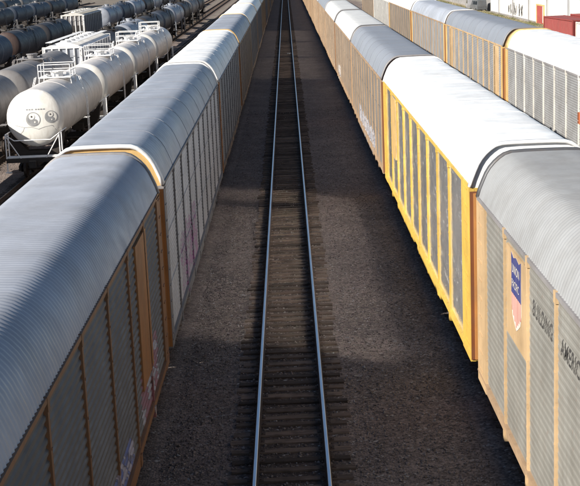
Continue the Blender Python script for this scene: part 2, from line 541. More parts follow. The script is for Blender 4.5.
# ------------------------------------------------------------------ autoracks
CL = 27.62            # body length
PITCH = 28.65
HW = 1.48
HALF = [(0, 5.80), (.45, 5.797), (.74, 5.784), (.88, 5.742), (.99, 5.67), (1.10, 5.575), (1.20, 5.46), (1.28, 5.33), (1.35, 5.17), (1.42, 5.0), (1.48, 4.80)]
PROF = [(-x, z) for x, z in HALF[::-1]] + HALF[1:]
def prof_normals():
    ns = []
    for i in range(len(PROF)):
        a = PROF[max(0, i - 1)]; b = PROF[min(len(PROF) - 1, i + 1)]
        dx, dz = b[0] - a[0], b[1] - a[1]
        l = math.hypot(dx, dz)
        ns.append((-dz / l, dx / l))
    return ns
PN = prof_normals()
def roof_mesh(length, pitch, amp, samples, lip=True):
    rows = []
    n = max(1, round(length / pitch))
    for k in range(n * samples + 1):
        y = length * k / (n * samples)
        ph = (k % samples) / samples
        h = amp * (.5 - .5 * math.cos(2 * math.pi * ph)) if samples > 1 else 0
        rows.append((y, h))
    vs, fs = [], []
    m_ = len(PROF)
    for y, h in rows:
        for (x, z), (nx, nz) in zip(PROF, PN):
            vs.append((x + nx * h, y, z + nz * h))
    for j in range(len(rows) - 1):
        for i in range(m_ - 1):
            fs.append((j * m_ + i, j * m_ + i + 1, (j + 1) * m_ + i + 1, (j + 1) * m_ + i))
    b = MB().add(vs, fs)
    if lip:                                             # standing seam where the next sheet laps over
        arch(b, 0, .03, .002, .012)
    return b.mesh('roof_panel', True)
def arch(b, y0, y1, d0, d1, pts=PROF, nor=PN):
    vs, fs = [], []
    for (x, z), (nx, nz) in zip(pts, nor):
        for y in (y0, y1):
            vs += [(x + nx * d0, y, z + nz * d0), (x + nx * d1, y, z + nz * d1)]
    n = len(pts)
    for i in range(n - 1):
        a, c = i * 4, (i + 1) * 4
        fs += [(a + 1, a + 3, c + 3, c + 1), (a, a + 1, c + 1, c), (a + 3, a + 2, c + 2, c + 3), (a + 2, a, c, c + 2)]
    fs += [(0, 2, 3, 1), ((n - 1) * 4, (n - 1) * 4 + 1, (n - 1) * 4 + 3, (n - 1) * 4 + 2)]
    return b.add(vs, fs)

ZP0, ZP1 = .78, 4.76
def panel_mesh(w, style):
    """side sheet for the +x side, centred on y=0"""
    b = MB()
    x = HW - .014
    if style == 'rib':       # broad horizontal corrugation
        pitch, amp = .153, .014
    elif style == 'shallow':
        pitch, amp = .153, .0038
    elif style == 'fine':
        pitch, amp = .11, .006
    else:
        pitch, amp = .45, .0012
    n = int((ZP1 - ZP0) / pitch)
    pts = []
    for k in range(n):
        z = ZP0 + (ZP1 - ZP0) * k / n
        d = (ZP1 - ZP0) / n
        pts += [(x - amp, z), (x - amp, z + d * .32), (x + amp, z + d * .5), (x + amp, z + d * .82)]
    pts.append((x - amp, ZP1))
    vs = [(px, y, z) for px, z in pts for y in (-w / 2, w / 2)]
    fs = [(2 * i, 2 * i + 1, 2 * i + 3, 2 * i + 2) for i in range(len(pts) - 1)]
    b.add(vs, fs)
    if style == 'fine':
        for z in (2.05, 3.38): b.box(x, x + .018, -w / 2, w / 2, z, z + .05)
    return b.mesh('side_panel')
def post_mesh(w, dep=.03):
    b = MB().box(HW - .05, HW + dep, -w / 2, w / 2, .50, 4.80)
    b.box(HW - .03, HW + dep + .02, -w / 2 - .05, w / 2 + .05, .44, .66)
    b.box(HW - .03, HW + dep + .012, -w / 2 - .02, w / 2 + .02, 4.64, 4.842)
    for z in np.arange(1.0, 4.5, .62): b.box(HW + dep - .005, HW + dep + .012, -.018, .018, z, z + .036)
    return b.mesh('post')
def sill_mesh():
    b = MB().box(HW - .16, HW + .03, -CL / 2 + .02, CL / 2 - .02, .58, .80)
    b.box(HW - .06, HW + .05, -CL / 2 + .02, CL / 2 - .02, .755, .795)
    for y in (-4, 4): b.box(HW - .16, HW + .025, y - 3.4, y + 3.4, .42, .60)
    return b.mesh('side_sill')
def eave_mesh():
    return MB().box(HW - .05, HW + .035, -CL / 2 + .05, CL / 2 - .05, 4.755, 4.835).mesh('eave_rail')
def under_mesh():
    b = MB().box(-1.38, 1.38, -CL / 2 + .3, CL / 2 - .3, .92, 1.1)
    b.box(-.3, .3, -CL / 2 + .1, CL / 2 - .1, .5, .95)
    for y in np.arange(-9, 9.1, 1.5): b.box(-1.36, 1.36, y - .05, y + .05, .6, .95)
    return b.mesh('underframe')
def header_mesh():                                     # arched sheet above the end doors, at y=0 facing +y
    poly = [(x * .985, z - .03) for x, z in PROF] + [(1.44, 4.55), (-1.44, 4.55)]
    b = MB().prism(poly, -.10, -.02)
    for x in (-.75, -.5, .1, .42, .62): b.box(x, x + .05, -.03, .04, 5.52, 5.62)
    b.box(-.55, .45, -.03, .05, 5.55, 5.585)
    return b.mesh('end_header')
def fascia_mesh(d=.05, l=.16):
    return arch(MB(), -l, .03, -.03, d).mesh('roof_end_lip', True)
def door_mesh():
    b = MB().box(.01, 1.36, -.09, -.05, 1.0, 4.54)
    for x in (.02, .34, .68, 1.02, 1.30): b.box(x, x + .05, -.06, -.015, 1.0, 4.54)
    for z in (1.4, 2.9, 4.2): b.box(.05, 1.3, -.035, .0, z, z + .05)
    b.tube((.22, .02, 1.3), (.22, .02, 4.3), .02, 6)
    return b.mesh('end_door')
def corner_mesh(wide=.9):
    b = MB().box(HW - .09, HW + .035, -wide, 0, .55, 4.79)
    b.box(HW - .34, HW - .093, -.12, -.003, .56, 4.78)
    b.box(HW - .20, HW - .15, -.01, .05, .60, 4.70)
    for z in np.arange(.9, 4.7, .42): b.box(HW + .03, HW + .055, -.6 * wide, -.25 * wide, z, z + .03)
    return b.mesh('corner_post')

def jamb_mesh():                                       # door jamb beside the end doors
    b = MB().box(HW - .36, HW + .02, .002, .03, .6, 4.70)
    return b.mesh('end_jamb')
def jamb_rib_mesh():
    b = MB()
    for x in (HW - .33, HW - .15): b.box(x, x + .085, .03, .10, .62, 4.66)
    for z in np.arange(1.0, 4.6, .7): b.box(HW - .24, HW - .155, .03, .05, z, z + .05)
    return b.mesh('jamb_rib')

def autorack(label, xc, y0, spec, detail=True, group=None):
    """a car whose near end is at world y0; local y runs from -CL/2 to CL/2"""
    root = thing('autorack_car', label, 'railcar', (xc, y0 + CL / 2, 0), 0, group)
    root.location.x += random.uniform(-.02, .02)
    S = dict(roof='roof_gal', post='tan', panel='pan_dull', corner='tan', lip='tan', header='orange', door='brown', sill='tan',
             style='rib', nb=11, pw=.11, rib=(.15, .018), wide=None, eave=None, cw=.55, graf=None, lipl=.16, jamb=None)
    S.update(spec)
    eave = S['eave'] or S['post']
    pm, qm, sm = S['panel'], S['post'], S['sill']
    if S['graf']:
        gl = [(root, *t) for t in S['graf']]
        base = {'pan_dark': ((.135, .125, .115), .6, .1), 'pan_dull': ((.26, .25, .235), .6, .15), 'pan_pale': ((.56, .55, .55), .5, .2), 'pan_mid': ((.33, .32, .31), .42, .6), 'pan_brown': ((.165, .148, .13), .6, .1)}[pm]
        pm = paint('sheet_with_graffiti', *base, dirt=(.13, .11, .095), dirt_amt=.45, graf=gl)
        pc = {'darkorange': (.265, .125, .055), 'tan': (.36, .245, .15), 'orange': (.46, .20, .055), 'midgrey': (.22, .21, .21)}[qm]
        qg = paint('post_with_graffiti', pc, .55, graf=gl)
        qm = qg
    obj('underframe', cached('under', under_mesh), 'under', root)
    trucks(root, (-CL / 2 + 3.2, CL / 2 - 3.2), detail)
    couplers(root, -CL / 2, CL / 2)
    sides = ((1, 0.), (-1, math.pi))
    nb = S['nb']
    cw = S['cw']
    ys = [-CL / 2 + cw + (CL - 2 * cw) * k / nb for k in range(nb + 1)]
    for s, rz in sides:
        obj('side_sill', cached('sill', sill_mesh), sm, root, (0, 0, 0), rz)
        obj('eave_rail', cached('eave', eave_mesh), eave, root, (0, 0, 0), rz)
        bw = (CL - 2 * cw) / nb
        if detail:
            pme = cached(('panel', round(bw, 3), S['style']), lambda: panel_mesh(bw, S['style']))
            qme = cached(('post', S['pw']), lambda: post_mesh(S['pw']))
            for k in range(nb):
                yc = (ys[k] + ys[k + 1]) / 2
                obj('side_panel', pme, pm, root, (0, yc, 0), rz)
            for k in range(1, nb):
                obj('post', qme, qm, root, (0, ys[k], 0), rz)
        else:
            def allp():
                b = MB(); src = panel_mesh(CL - 2 * cw, 'flat')
                b.add([v.co for v in src.vertices], [tuple(p.vertices) for p in src.polygons])
                return b.mesh('side_panels')
            def allq():
                b = MB()
                for k in range(1, nb): b.box(HW - .05, HW + .03, ys[k] - S['pw'] / 2, ys[k] + S['pw'] / 2, .5, 4.8)
                return b.mesh('posts')
            o = obj('side_panel', cached(('allp', cw), allp), pm, root, (0, 0, 0), rz); o['kind'] = 'stuff'
            o = obj('post', cached(('allq', nb, S['pw'], cw), allq), qm, root, (0, 0, 0), rz); o['kind'] = 'stuff'
        for e in (0, 1):
            mir = (s > 0) == (e == 0)
            yy = CL / 2 if e == 0 else -CL / 2
            # corner posts: same mesh turned or mirrored so that it always faces out
            o = obj('corner_post', cached(('corner', cw), lambda: corner_mesh(cw)), S['corner'], root, (0, yy, 0))
            o.scale = (s, 1 if e == 0 else -1, 1)
    for e, (yy, rz) in enumerate(((CL / 2, 0.), (-CL / 2, math.pi))):
        for s in (1, -1):
            o = obj('end_jamb', cached('jamb', jamb_mesh), S['jamb'] or S['door'], root, (0, yy, 0), rz)
            o.scale = (s, 1, 1)
            if detail: obj('jamb_rib', cached('jambrib', jamb_rib_mesh), 'orange', o)
        obj('end_header', cached('header', header_mesh), S['header'], root, (0, yy, 0), rz)
        obj('roof_end_lip', cached(('fascia', S['lipl']), lambda: fascia_mesh(.05, S['lipl'])), S['lip'], root, (0, yy, 0), rz)
        for s in (1, -1):
            o = obj('end_door', cached('door', door_mesh), S['door'], root, (0, yy, 0), rz)
            o.scale = (s, 1, 1)
    rp, ra = S['rib']
    nr = 9 if detail else 1
    ln = (CL - .3) / nr
    me = cached(('roof', nr, rp, ra), lambda: roof_mesh(ln, rp if detail else ln, ra, 6 if detail else 1, detail and ra < .015))
    for k in range(nr):
        obj('roof_panel', me, S['roof'], root, (0, -CL / 2 + .15 + k * ln, 0))
    return root

UP_Y = 29.3 - CL
Lgap = 32.0
LEFT0 = Lgap - .5 - CL
left_specs = [
    ('grey ribbed-roof autorack with orange posts, nearest car left of the clear track',
     dict(roof='roof_gal', post='darkorange', panel='pan_dark', corner='darkorange', lip='midgrey', header='orange', sill='darkorange', eave='darkorange', nb=9, cw=.75,
          graf=[(8.3, 11.9, .3, 2.0, (.45, .42, .45), (.30, .10, .13), 1), (3.0, 6.6, .3, 1.5, (.12, .16, .4), (.5, .45, .5), 3)])),
    ('grey-roofed autorack with white end lip and purple graffiti, second car left of clear track',
     dict(roof='roof_gal2', post='midgrey', panel='pan_pale', corner='midgrey', lip='white', lipl=.3, header='buff', door='orange', sill='midgrey', style='fine', rib=(.3, .008), nb=10,
          graf=[(-9.6, -3.0, .6, 2.6, (.38, .12, .30), (.36, .32, .36), 2)])),
    ('white-roofed autorack with rusty corner post, third car left of clear track',
     dict(roof='roof_white', post='midgrey', panel='pan_dull', corner='orange', lip='white', header='orange', style='fine', rib=(.3, .006), nb=10)),
    ('grey-roofed autorack with tan end lip, fourth car left of clear track',
     dict(roof='roof_gal', post='tan', panel='pan_brown', corner='tan', lip='buff', style='fine', rib=(.3, .01), nb=10)),
    ('white-roofed autorack, fifth car left of clear track',
     dict(roof='roof_white', post='midgrey', panel='pan_brown', corner='tan', lip='white', style='fine', rib=(.3, .006), nb=10)),
]
right_specs = [
    ('grey autorack with shield emblem and dark lettering, nearest car right of clear track',
     dict(roof='roof_up', post='peach', panel='pan_up', corner='peach', lip='darkgrey', header='midgrey', door='brown', sill='tan', eave='midgrey', nb=10, cw=1.2, style='shallow')),
    ('bright yellow autorack with dazzling white roof, second car right of clear track',
     dict(roof='roof_white', post='yellow', panel='pan_shiny', corner='yellow', lip='white', header='white', door='brown', jamb='rustbrown', sill='yellow', style='flat', rib=(.6, .005), nb=9, cw=1.4, pw=.085, wide=1)),
    ('blue-grey-roofed autorack with pale graffiti, third car right of clear track',
     dict(roof='roof_blue', post='tan', panel='pan_brown', corner='tan', lip='midgrey', header='brown', style='fine', rib=(.3, .01), nb=12,
          graf=[(-8.5, 6.0, .3, 1.7, (.42, .42, .45), (.28, .30, .35), 2)])),
    ('pale-roofed autorack with tan posts, fourth car right of clear track',
     dict(roof='roof_pale', post='tan', panel='pan_brown', corner='tan', lip='darkgrey', style='fine', rib=(.3, .01), nb=11,
          graf=[(4.5, 9.5, .4, 1.7, (.6, .58, .55), (.45, .42, .4), 4)])),
    ('pale-roofed autorack with wide tan ends, fifth car right of clear track',
     dict(roof='roof_pale', post='tan', panel='pan_mid', corner='tan', lip='midgrey', style='flat', rib=(.3, .008), nb=10)),
]
ORD = ['sixth', 'seventh', 'eighth', 'ninth', 'tenth', 'eleventh', 'twelfth', 'thirteenth', 'fourteenth']
for k in range(14):
    if k < 5: lab, sp_ = left_specs[k]
    else:
        rf, nm = [('roof_gal2', 'grey-roofed'), ('roof_white', 'white-roofed'), ('roof_pale', 'pale-roofed')][(k * 2) % 3]
        lab = f'{nm} autorack far off, {ORD[k - 5]} car left of clear track'
        sp_ = dict(roof=rf, post=['tan', 'midgrey'][k % 2], panel=['pan_brown', 'pan_dull'][k % 2], corner='tan', lip=['white', 'buff'][k % 2], nb=10)
    autorack(lab, LX, LEFT0 + k * PITCH - (.16 if k == 0 else 0), sp_, k < 5, 'autoracks standing left of the clear track')
RC = []
for k in range(14):
    if k < 5: lab, sp_ = right_specs[k]
    else:
        rf, nm = [('roof_gal2', 'grey-roofed'), ('roof_pale', 'pale-roofed'), ('roof_blue', 'blue-grey-roofed')][k % 3]
        lab = f'{nm} autorack far off, {ORD[k - 5]} car right of clear track'
        sp_ = dict(roof=rf, post='tan', panel='pan_mid' if k < 7 else 'pan_brown', corner='tan', lip='midgrey', nb=10)
    RC.append(autorack(lab, RX, UP_Y + k * PITCH + (.05 if k else -.2), sp_, k < 5, 'autoracks standing right of the clear track'))
side_specs = [
    ('white-roofed autorack with pale posts and yellow end arch, nearest in the rightmost row',
     dict(roof='roof_white', post='cream', panel='pan_pale', corner='buff', lip='buff', lipl=.6, header='buff', door='orange', sill='cream', eave='midgrey', style='fine', rib=(.6, .005), nb=10)),
    ('grey-roofed autorack with yellow-orange posts, second in the rightmost row',
     dict(roof='roof_blue', post='peach', panel='pan_pale', corner='buff', lip='midgrey', header='buff', style='fine', rib=(.3, .01), nb=11, pw=.2)),
    ('grey-roofed autorack with rusty tan posts, third in the rightmost row',
     dict(roof='roof_gal2', post='tan', panel='pan_pale', corner='buff', lip='white', header='buff', style='fine', rib=(.3, .01), nb=12)),
    ('white-roofed autorack with tan posts, fourth in the rightmost row',
     dict(roof='roof_white', post='tan', panel='pan_brown', corner='buff', lip='white', header='buff', style='fine', rib=(.6, .006), nb=11)),
    ('pale grey autorack with cream posts, fifth in the rightmost row',
     dict(roof='roof_pale', post='cream', panel='pan_pale', corner='cream', lip='white', style='fine', rib=(.3, .01), nb=11)),
    ('grey-roofed autorack, sixth and farthest in the rightmost row',
     dict(roof='roof_gal2', post='tan', panel='pan_brown', corner='tan', lip='midgrey', nb=11)),
]
SC = []
for k, (lab, sp_) in enumerate(side_specs):
    SC.append(autorack(lab, SX, 76.5 - .5 - CL + k * PITCH, sp_, k < 4, 'autoracks in the rightmost row'))

# --- emblem panel, lettering on the nearest right car (its left side faces -x)
up_ = RC[0]
def up_local(y): return y - (UP_Y + CL / 2)
xo = -(HW + .035)
pl = MB().box(-HW - .028, -HW + .02, up_local(23.1), up_local(25.25), 2.85, 4.62)
eb = obj('emblem_panel', pl.mesh('emblem_panel'), 'peach', up_)
eb['label'] = 'peach panel carrying a shield emblem'
def flat(poly, x, y_c, z_c, th=.004):                   # poly in (u, v): u runs towards the camera (-y), v up; faces -x
    n = len(poly)
    vs = [(x, y_c - u, z_c + v) for u, v in poly] + [(x + th, y_c - u, z_c + v) for u, v in poly]
    return vs, [tuple(range(n)), tuple(range(n, 2 * n))[::-1]] + [(k, n + k, n + (k + 1) % n, (k + 1) % n) for k in range(n)]
yc, zc = up_local(24.12), 3.9
W2 = .52
sx_ = -HW - .034
shield = [(-W2, .68), (-.30, .60), (0, .66), (.30, .60), (W2, .68), (W2 * .96, .30), (W2, 0), (W2, -.35), (W2 * .8, -.55), (W2 * .4, -.66), (0, -.75), (-W2 * .4, -.66), (-W2 * .8, -.55), (-W2, -.35), (-W2, 0), (-W2 * .96, .30)]
sh = obj('shield_emblem', MB().add(*flat(shield, sx_, yc, zc)).mesh('shield'), 'signwhite', up_)
top = [(-W2, .68), (-.30, .60), (0, .66), (.30, .60), (W2, .68), (W2 * .96, .30), (W2, -.10), (-W2, -.10), (-W2 * .96, .30)]
obj('blue_field', MB().add(*flat(top, sx_ - .004, yc, zc)).mesh('blue_field'), 'blue', sh)
for k in range(7):
    u = -W2 + .04 + k * (2 * W2 - .08 - .08) / 6
    zb = -.40 - .28 * (1 - abs(u + .04) / W2)
    obj('stripe', MB().add(*flat([(u, -.101), (u + .085, -.101), (u + .085, zb), (u, zb)], sx_ - .004, yc, zc)).mesh('stripe'), 'red', sh)
ROTL = Matrix(((0, 0, -1, 0), (-1, 0, 0, 0), (0, 1, 0, 0), (0, 0, 0, 1)))   # text x -> -y, text y -> z, normal -> -x
def letters(name, body, size, x, y, z, mat, parent, shear=0., offset=0., sx=1., space=1., conform=False):
    me = text_mesh(body, size, shear, offset, space)
    if conform:                                         # painted on: follow the corrugation of the side sheet
        n_ = int((ZP1 - ZP0) / .153); d_ = (ZP1 - ZP0) / n_
        zs, xs = [], []
        for k in range(n_):
            for q, a_ in ((0, -1), (.32, -1), (.5, 1), (.82, 1)):
                zs.append(ZP0 + d_ * (k + q)); xs.append(HW - .014 + .0038 * a_ + .0015)
        bm = bmesh.new(); bm.from_mesh(me)
        for zb in zs:
            if z - .1 < zb < z + .6:
                bmesh.ops.bisect_plane(bm, geom=bm.verts[:] + bm.edges[:] + bm.faces[:], plane_co=(0, zb - z, 0), plane_no=(0, 1, 0))
        for v in bm.verts: v.co.z = float(np.interp(v.co.y + z, zs, xs)) + x
        bm.to_mesh(me); bm.free()
    o = obj(name, me, mat, parent)
    o.matrix_basis = Matrix.Translation((x, y, z)) @ ROTL @ Matrix.Diagonal((sx, 1, 1, 1))
    return o
letters('lettering', 'UNION', .24, sx_ - .008, yc + .42, zc + .32, 'signwhite', sh, sx=1.0, offset=.0)
letters('lettering', 'PACIFIC', .22, sx_ - .008, yc + .45, zc + .03, 'signwhite', sh, sx=1.0, offset=.0)
letters('lettering', 'BUILDING', .43, -HW, up_local(22.72), 3.86, 'letter', up_, .2, .007, .86, 1.08, True)
letters('lettering', 'AMERICA', .43, -HW, up_local(20.28), 3.86, 'letter', up_, .2, .007, .86, 1.08, True)
# plain buff sheet near the far end of the yellow car, orange sheet on the left car, rust-red sheet in the right row
yl = RC[1]
obj('plain_sheet', MB().box(-HW - .02, -HW + .02, 7.9, 9.7, 2.2, 4.6).mesh('plain_sheet'), 'buff', yl)
lf = [o for o in COL.objects if o.get('label', '').startswith('grey ribbed-roof')][0]
def lloc(y): return y - (LEFT0 + CL / 2)
obj('plain_sheet', MB().box(HW - .02, HW + .03, lloc(26.2), lloc(28.2), 1.55, 4.62).mesh('plain_sheet'), 'sheetorange', lf)
M['rustred'] = paint('rust_red_sheet', (.42, .12, .05), .6, dirt_amt=.3)
def sloc(y): return y - (76.5 - .5 - CL + CL / 2)
obj('rusty_sheet', MB().box(-HW - .03, -HW + .02, sloc(52.5), sloc(57.0), 2.75, 3.25).mesh('rusty_sheet'), 'rustred', SC[0])
obj('plain_sheet', MB().box(-HW - .03, -HW + .02, -12.2, -10.4, .8, 4.7).mesh('plain_sheet'), 'peach', SC[1])
obj('plain_sheet', MB().box(-HW - .03, -HW + .02, 9.5, 11.4, .8, 4.7).mesh('plain_sheet'), 'peach', SC[1])

# ------------------------------------------------------------------ tank cars
M['silver'] = paint('silver_tank_paint', (.74, .69, .64), .42, .12, dirt=(.16, .12, .09), dirt_amt=.35, rnd=.1)
M['tankwhite'] = paint('white_tank_head', (.68, .66, .61), .45, 0, dirt=(.36, .29, .22), dirt_amt=.45)
M['greytank'] = paint('grey_tank_paint', (.20, .19, .185), .55, .05, dirt=(.12, .10, .09), dirt_amt=.5)
M['lighttank'] = paint('pale_blue_grey_tank_paint', (.30, .32, .36), .45, .1)
M['blacktank'] = paint('black_tank_paint', (.035, .034, .037), .55, 0, dirt=(.07, .055, .045), dirt_amt=.4)
M['bluetank'] = paint('dark_blue_tank_paint', (.045, .06, .085), .55, 0, dirt=(.08, .06, .05), dirt_amt=.4)
M['browntank'] = paint('brown_stained_tank_paint', (.05, .030, .025), .55, 0, dirt=(.10, .07, .055), dirt_amt=.5)
TR, TZ = 1.43, 3.0
def head_prof(y, sgn, R_=TR, dep=.46, n=9):
    return [(y + sgn * dep * math.sin(t), R_ * math.cos(t)) for t in [math.pi / 2 * k / n for k in range(n)]] + [(y + sgn * dep, .01)]
def tank_meshes(ln, wt):
    hl = ln / 2 - .95
    D = {}
    D['shell'] = MB().lathe_y([(-hl, TR), (-hl / 3, TR), (hl / 3, TR), (hl, TR)], 0, TZ, 40).mesh('shell', True)
    hb = MB().lathe_y(head_prof(0, 1), 0, TZ, 40); D['head'] = hb.mesh('head', True)
    b = MB()
    for y in (-.04, .04): pass
    D['ring'] = MB().lathe_y([(-.09, TR), (-.09, TR + .014), (.09, TR + .014), (.09, TR)], 0, TZ, 40).mesh('seam_ring', True)
    b = MB().lathe_y([(0, 0.01), (0, 0.01)], 0, 0, 3)
    b = MB()
    b.tube((0, 0, TZ + TR - .06), (0, 0, TZ + TR + .30), .34, 16)
    b.tube((0, 0, TZ + TR + .30), (0, 0, TZ + TR + .36), .39, 16)
    for (x, y) in ((.55, .3), (-.5, -.35), (.1, .75)): b.tube((x, y, TZ + TR - .15), (x, y, TZ + TR + .22), .09, 8)
    D['manway'] = b.mesh('manway')
    b = MB()
    zt = TZ + TR + .02
    q_ = .88
    b.box(-q_, q_, -q_, -.45, zt, zt + .05); b.box(-q_, q_, .45, q_, zt, zt + .05)
    b.box(-q_, -.45, -.45, .45, zt, zt + .05); b.box(.45, q_, -.45, .45, zt, zt + .05)
    for x in (-.85, .85):
        for y in (-.75, .75): b.tube((x, y, zt), (x * 1.1, y, TZ + TR * .6), .03, 6)
    D['platform'] = b.mesh('platform')
    b = MB()
    for z in (zt + .38, zt + .72):
        for x in (-.87, .87): b.tube((x, -.87, z), (x, .87, z), .024, 6)
        for y in (-.87, .87): b.tube((-.87, y, z), (.87, y, z), .024, 6)
    for x in (-.87, .87):
        for y in (-.87, .87): b.tube((x, y, zt), (x, y, zt + .72), .026, 6)
        b.tube((x, 0, zt), (x, 0, zt + .72), .026, 6)
    D['railing'] = b.mesh('railing')
    b = MB()
    for x in (TR + .12,):
        for y in (-.22, .22): b.path([(x, y, 1.0), (x, y, TZ + .3), (x * .78, y, zt)], .025)
        for z in np.arange(1.15, TZ + .3, .3): b.tube((x, -.22, z), (x, .22, z), .018, 5)
    D['ladder'] = b.mesh('ladder')
    b = MB()
    for s in (-1, 1):
        prof = [(s * .25, 1.55)]
    b.box(-.28, .28, -1.0, 1.6, .78, 1.15)            # stub sill under the tank end
    b.box(-1.35, 1.35, 1.45, 1.62, .95, 1.16)          # end sill
    b.box(-1.1, 1.1, -.35, .25, .95, 1.35)             # bolster
    for s in (-1, 1):
        b.add([(s * .5, -.3, 1.3), (s * 1.15, -.3, 1.3), (s * 1.35, -.3, 2.35), (s * .5, .2, 1.3), (s * 1.15, .2, 1.3), (s * 1.35, .2, 2.35)],
              [(0, 1, 2), (3, 5, 4), (1, 4, 5, 2), (0, 2, 5, 3), (0, 3, 4, 1)])
    D['stub'] = b.mesh('end_sill')
    b = MB()
    for s in (-1, 1):
        b.tube((s * 1.33, 1.55, .5), (s * 1.33, 1.55, 2.35), .035, 6)
        b.tube((s * 1.33, .9, .9), (s * 1.33, .9, 2.35), .035, 6)
        b.path([(s * 1.33, 1.55, 2.35), (s * 1.33, .9, 2.35), (s * 1.33, -.6, 2.35)], .03)
        b.tube((s * 1.33, 1.55, 2.3), (s * .6, 1.55, 1.1), .028, 6)
        b.box(s * 1.33 - .2, s * 1.33 + .1, 1.5, 1.62, .45, .50)
    b.path([(-1.33, 1.57, 2.35), (-.9, 1.60, 2.05), (.9, 1.60, 2.05), (1.33, 1.57, 2.35)], .026)
    b.box(-1.38, 1.38, .85, 1.5, 1.165, 1.20)
    D['endrail'] = b.mesh('end_railing')
    b = MB()
    b.box(-.12, .12, -.6, .6, 1.2, 1.62); b.tube((.3, -.5, 1.45), (.3, .7, 1.45), .16, 10)
    b.tube((0, 0, 1.1), (0, 0, 1.65), .12, 8)
    D['valve'] = b.mesh('bottom_outlet')
    return D
def tank(label, x, y0, ln, shell, head, trim, detail=True, group=None, ring=None, near_head=None, platform=True):
    D = cached(('tank', ln), lambda: tank_meshes(ln, 0))
    root = thing('tank_car', label, 'railcar', (x, y0 + ln / 2, 0), 0, group)
    hl = ln / 2 - .95
    obj('shell', D['shell'], shell, root)
    obj('head', D['head'], head, root, (0, hl, 0))
    obj('head', D['head'], near_head or head, root, (0, -hl, 0), math.pi)
    for q in ((-1 / 3, 1 / 3) if detail else (0,)): obj('seam_ring', D['ring'], ring or shell, root, (0, q * hl * 1.2, 0))
    obj('manway', D['manway'], trim, root)
    pf = obj('platform', D['platform'], trim, root)
    if platform: obj('railing', D['railing'], trim, pf)
    for rz in (0, math.pi): obj('ladder', D['ladder'], trim, root, (0, 0, 0), rz)
    for yy, rz in ((hl - .35, 0.), (-hl + .35, math.pi)):
        obj('end_sill', D['stub'], 'under', root, (0, yy, 0), rz)
        obj('end_railing', D['endrail'], trim, root, (0, yy, 0), rz)
    obj('bottom_outlet', D['valve'], 'truck', root)
    trucks(root, (-ln / 2 + 2.2, ln / 2 - 2.2), detail)
    couplers(root, -hl - .9, hl + .9)
    return root

TP = 16.9
TL = 16.2
lab = ['silver tank car with yin-yang eyes drawn on its white end',
       'second silver tank car in the row behind the yin-yang end', 'third silver tank car behind the yin-yang end',
       'fourth and farthest silver tank car behind the yin-yang end']
T = []
for k in range(4):
    T.append(tank(lab[k], TX, 64.8 + k * TP, TL, 'silver', 'silver', 'white', True, 'silver tank cars beside the left autoracks', 'silver', 'tankwhite'))

# the drawing on the near head: pieces laid on the dome
def dome_y(u, v, lift):                               # u to the right seen from the camera, v up; returns y in tank coordinates (near end)
    hl = TL / 2 - .95
    rr = min(.999, math.hypot(u, v) / TR)
    return -hl - .46 * math.sqrt(1 - rr * rr) - lift
def decal(name, polys, mat, lift=.006, parent=None):
    b = MB()
    for p in polys:
        n = len(p)
        b.add([(u, dome_y(u, v, lift), TZ + v) for u, v in p] + [(u, dome_y(u, v, lift - .004), TZ + v) for u, v in p],
              [tuple(range(n)), tuple(range(n, 2 * n))[::-1]] + [(k, n + k, n + (k + 1) % n, (k + 1) % n) for k in range(n)])
    return obj(name, b.mesh(name), mat, parent or T[0])
def circ(cx_, cy_, r, n=20, a0=0, a1=2 * math.pi):
    return [(cx_ + r * math.cos(a0 + (a1 - a0) * k / n), cy_ + r * math.sin(a0 + (a1 - a0) * k / n)) for k in range(n if a1 - a0 > 6 else n + 1)]
def stroke(pts, w):
    out = []
    for (x0, y0), (x1, y1) in zip(pts[:-1], pts[1:]):
        d = math.hypot(x1 - x0, y1 - y0); nx, ny = -(y1 - y0) / d * w / 2, (x1 - x0) / d * w / 2
        out.append([(x0 - nx, y0 - ny), (x1 - nx, y1 - ny), (x1 + nx, y1 + ny), (x0 + nx, y0 + ny)])
    return out
for (eu, ev, er, rot) in ((-.02, -.02, .36, .5), (.86, .07, .31, .2)):
    e = decal('eye', [circ(eu, ev, er, 26)], 'decalgrey')
    decal('eye_white', [circ(eu, ev, er * .88, 26)], 'tankwhite', .010, e)
    half = [(eu + er * .86 * math.cos(a), ev + er * .86 * math.sin(a)) for a in [math.pi / 2 + rot + math.pi * k / 14 for k in range(15)]]
    c, s = math.cos(math.pi / 2 + rot), math.sin(math.pi / 2 + rot)
    r2 = er * .43
    lobe1 = [(eu - c * r2 + r2 * math.cos(a), ev - s * r2 + r2 * math.sin(a)) for a in [math.pi * 1.5 + rot - math.pi * k / 8 for k in range(1, 8)]]
    decal('eye_dark', [half], 'decalgrey', .014, e)
    decal('eye_dark', [circ(eu - c * r2, ev - s * r2, r2, 14)], 'decalgrey', .0145, e)
    decal('eye_white', [circ(eu + c * r2, ev + s * r2, r2 * .96, 14)], 'tankwhite', .018, e)
    decal('eye_dark', [circ(eu + c * r2, ev + s * r2, r2 * .3, 10)], 'letter', .022, e)
    decal('eye_white', [circ(eu - c * r2, ev - s * r2, r2 * .3, 10)], 'tankwhite', .022, e)
decal('drawn_line', stroke([(-1.25, -.15), (-.9, -.32), (-.5, -.42), (-.15, -.40), (.2, -.52), (.5, -.42), (.85, -.36), (1.2, -.50)], .022), 'decalgrey')
decal('drawn_line', stroke([(-.5, -.42), (-.6, -.62), (-.75, -.75)], .02), 'decalgrey')
decal('drawn_line', stroke([(.9, -.36), (1.05, -.62)], .02), 'decalgrey')
decal('stencil_mark', [[(u, .44), (u + .09, .44), (u + .09, .50), (u, .50)] for u in (-.35, -.22, -.09, .1, .23, .36, .49)], 'decalgrey')

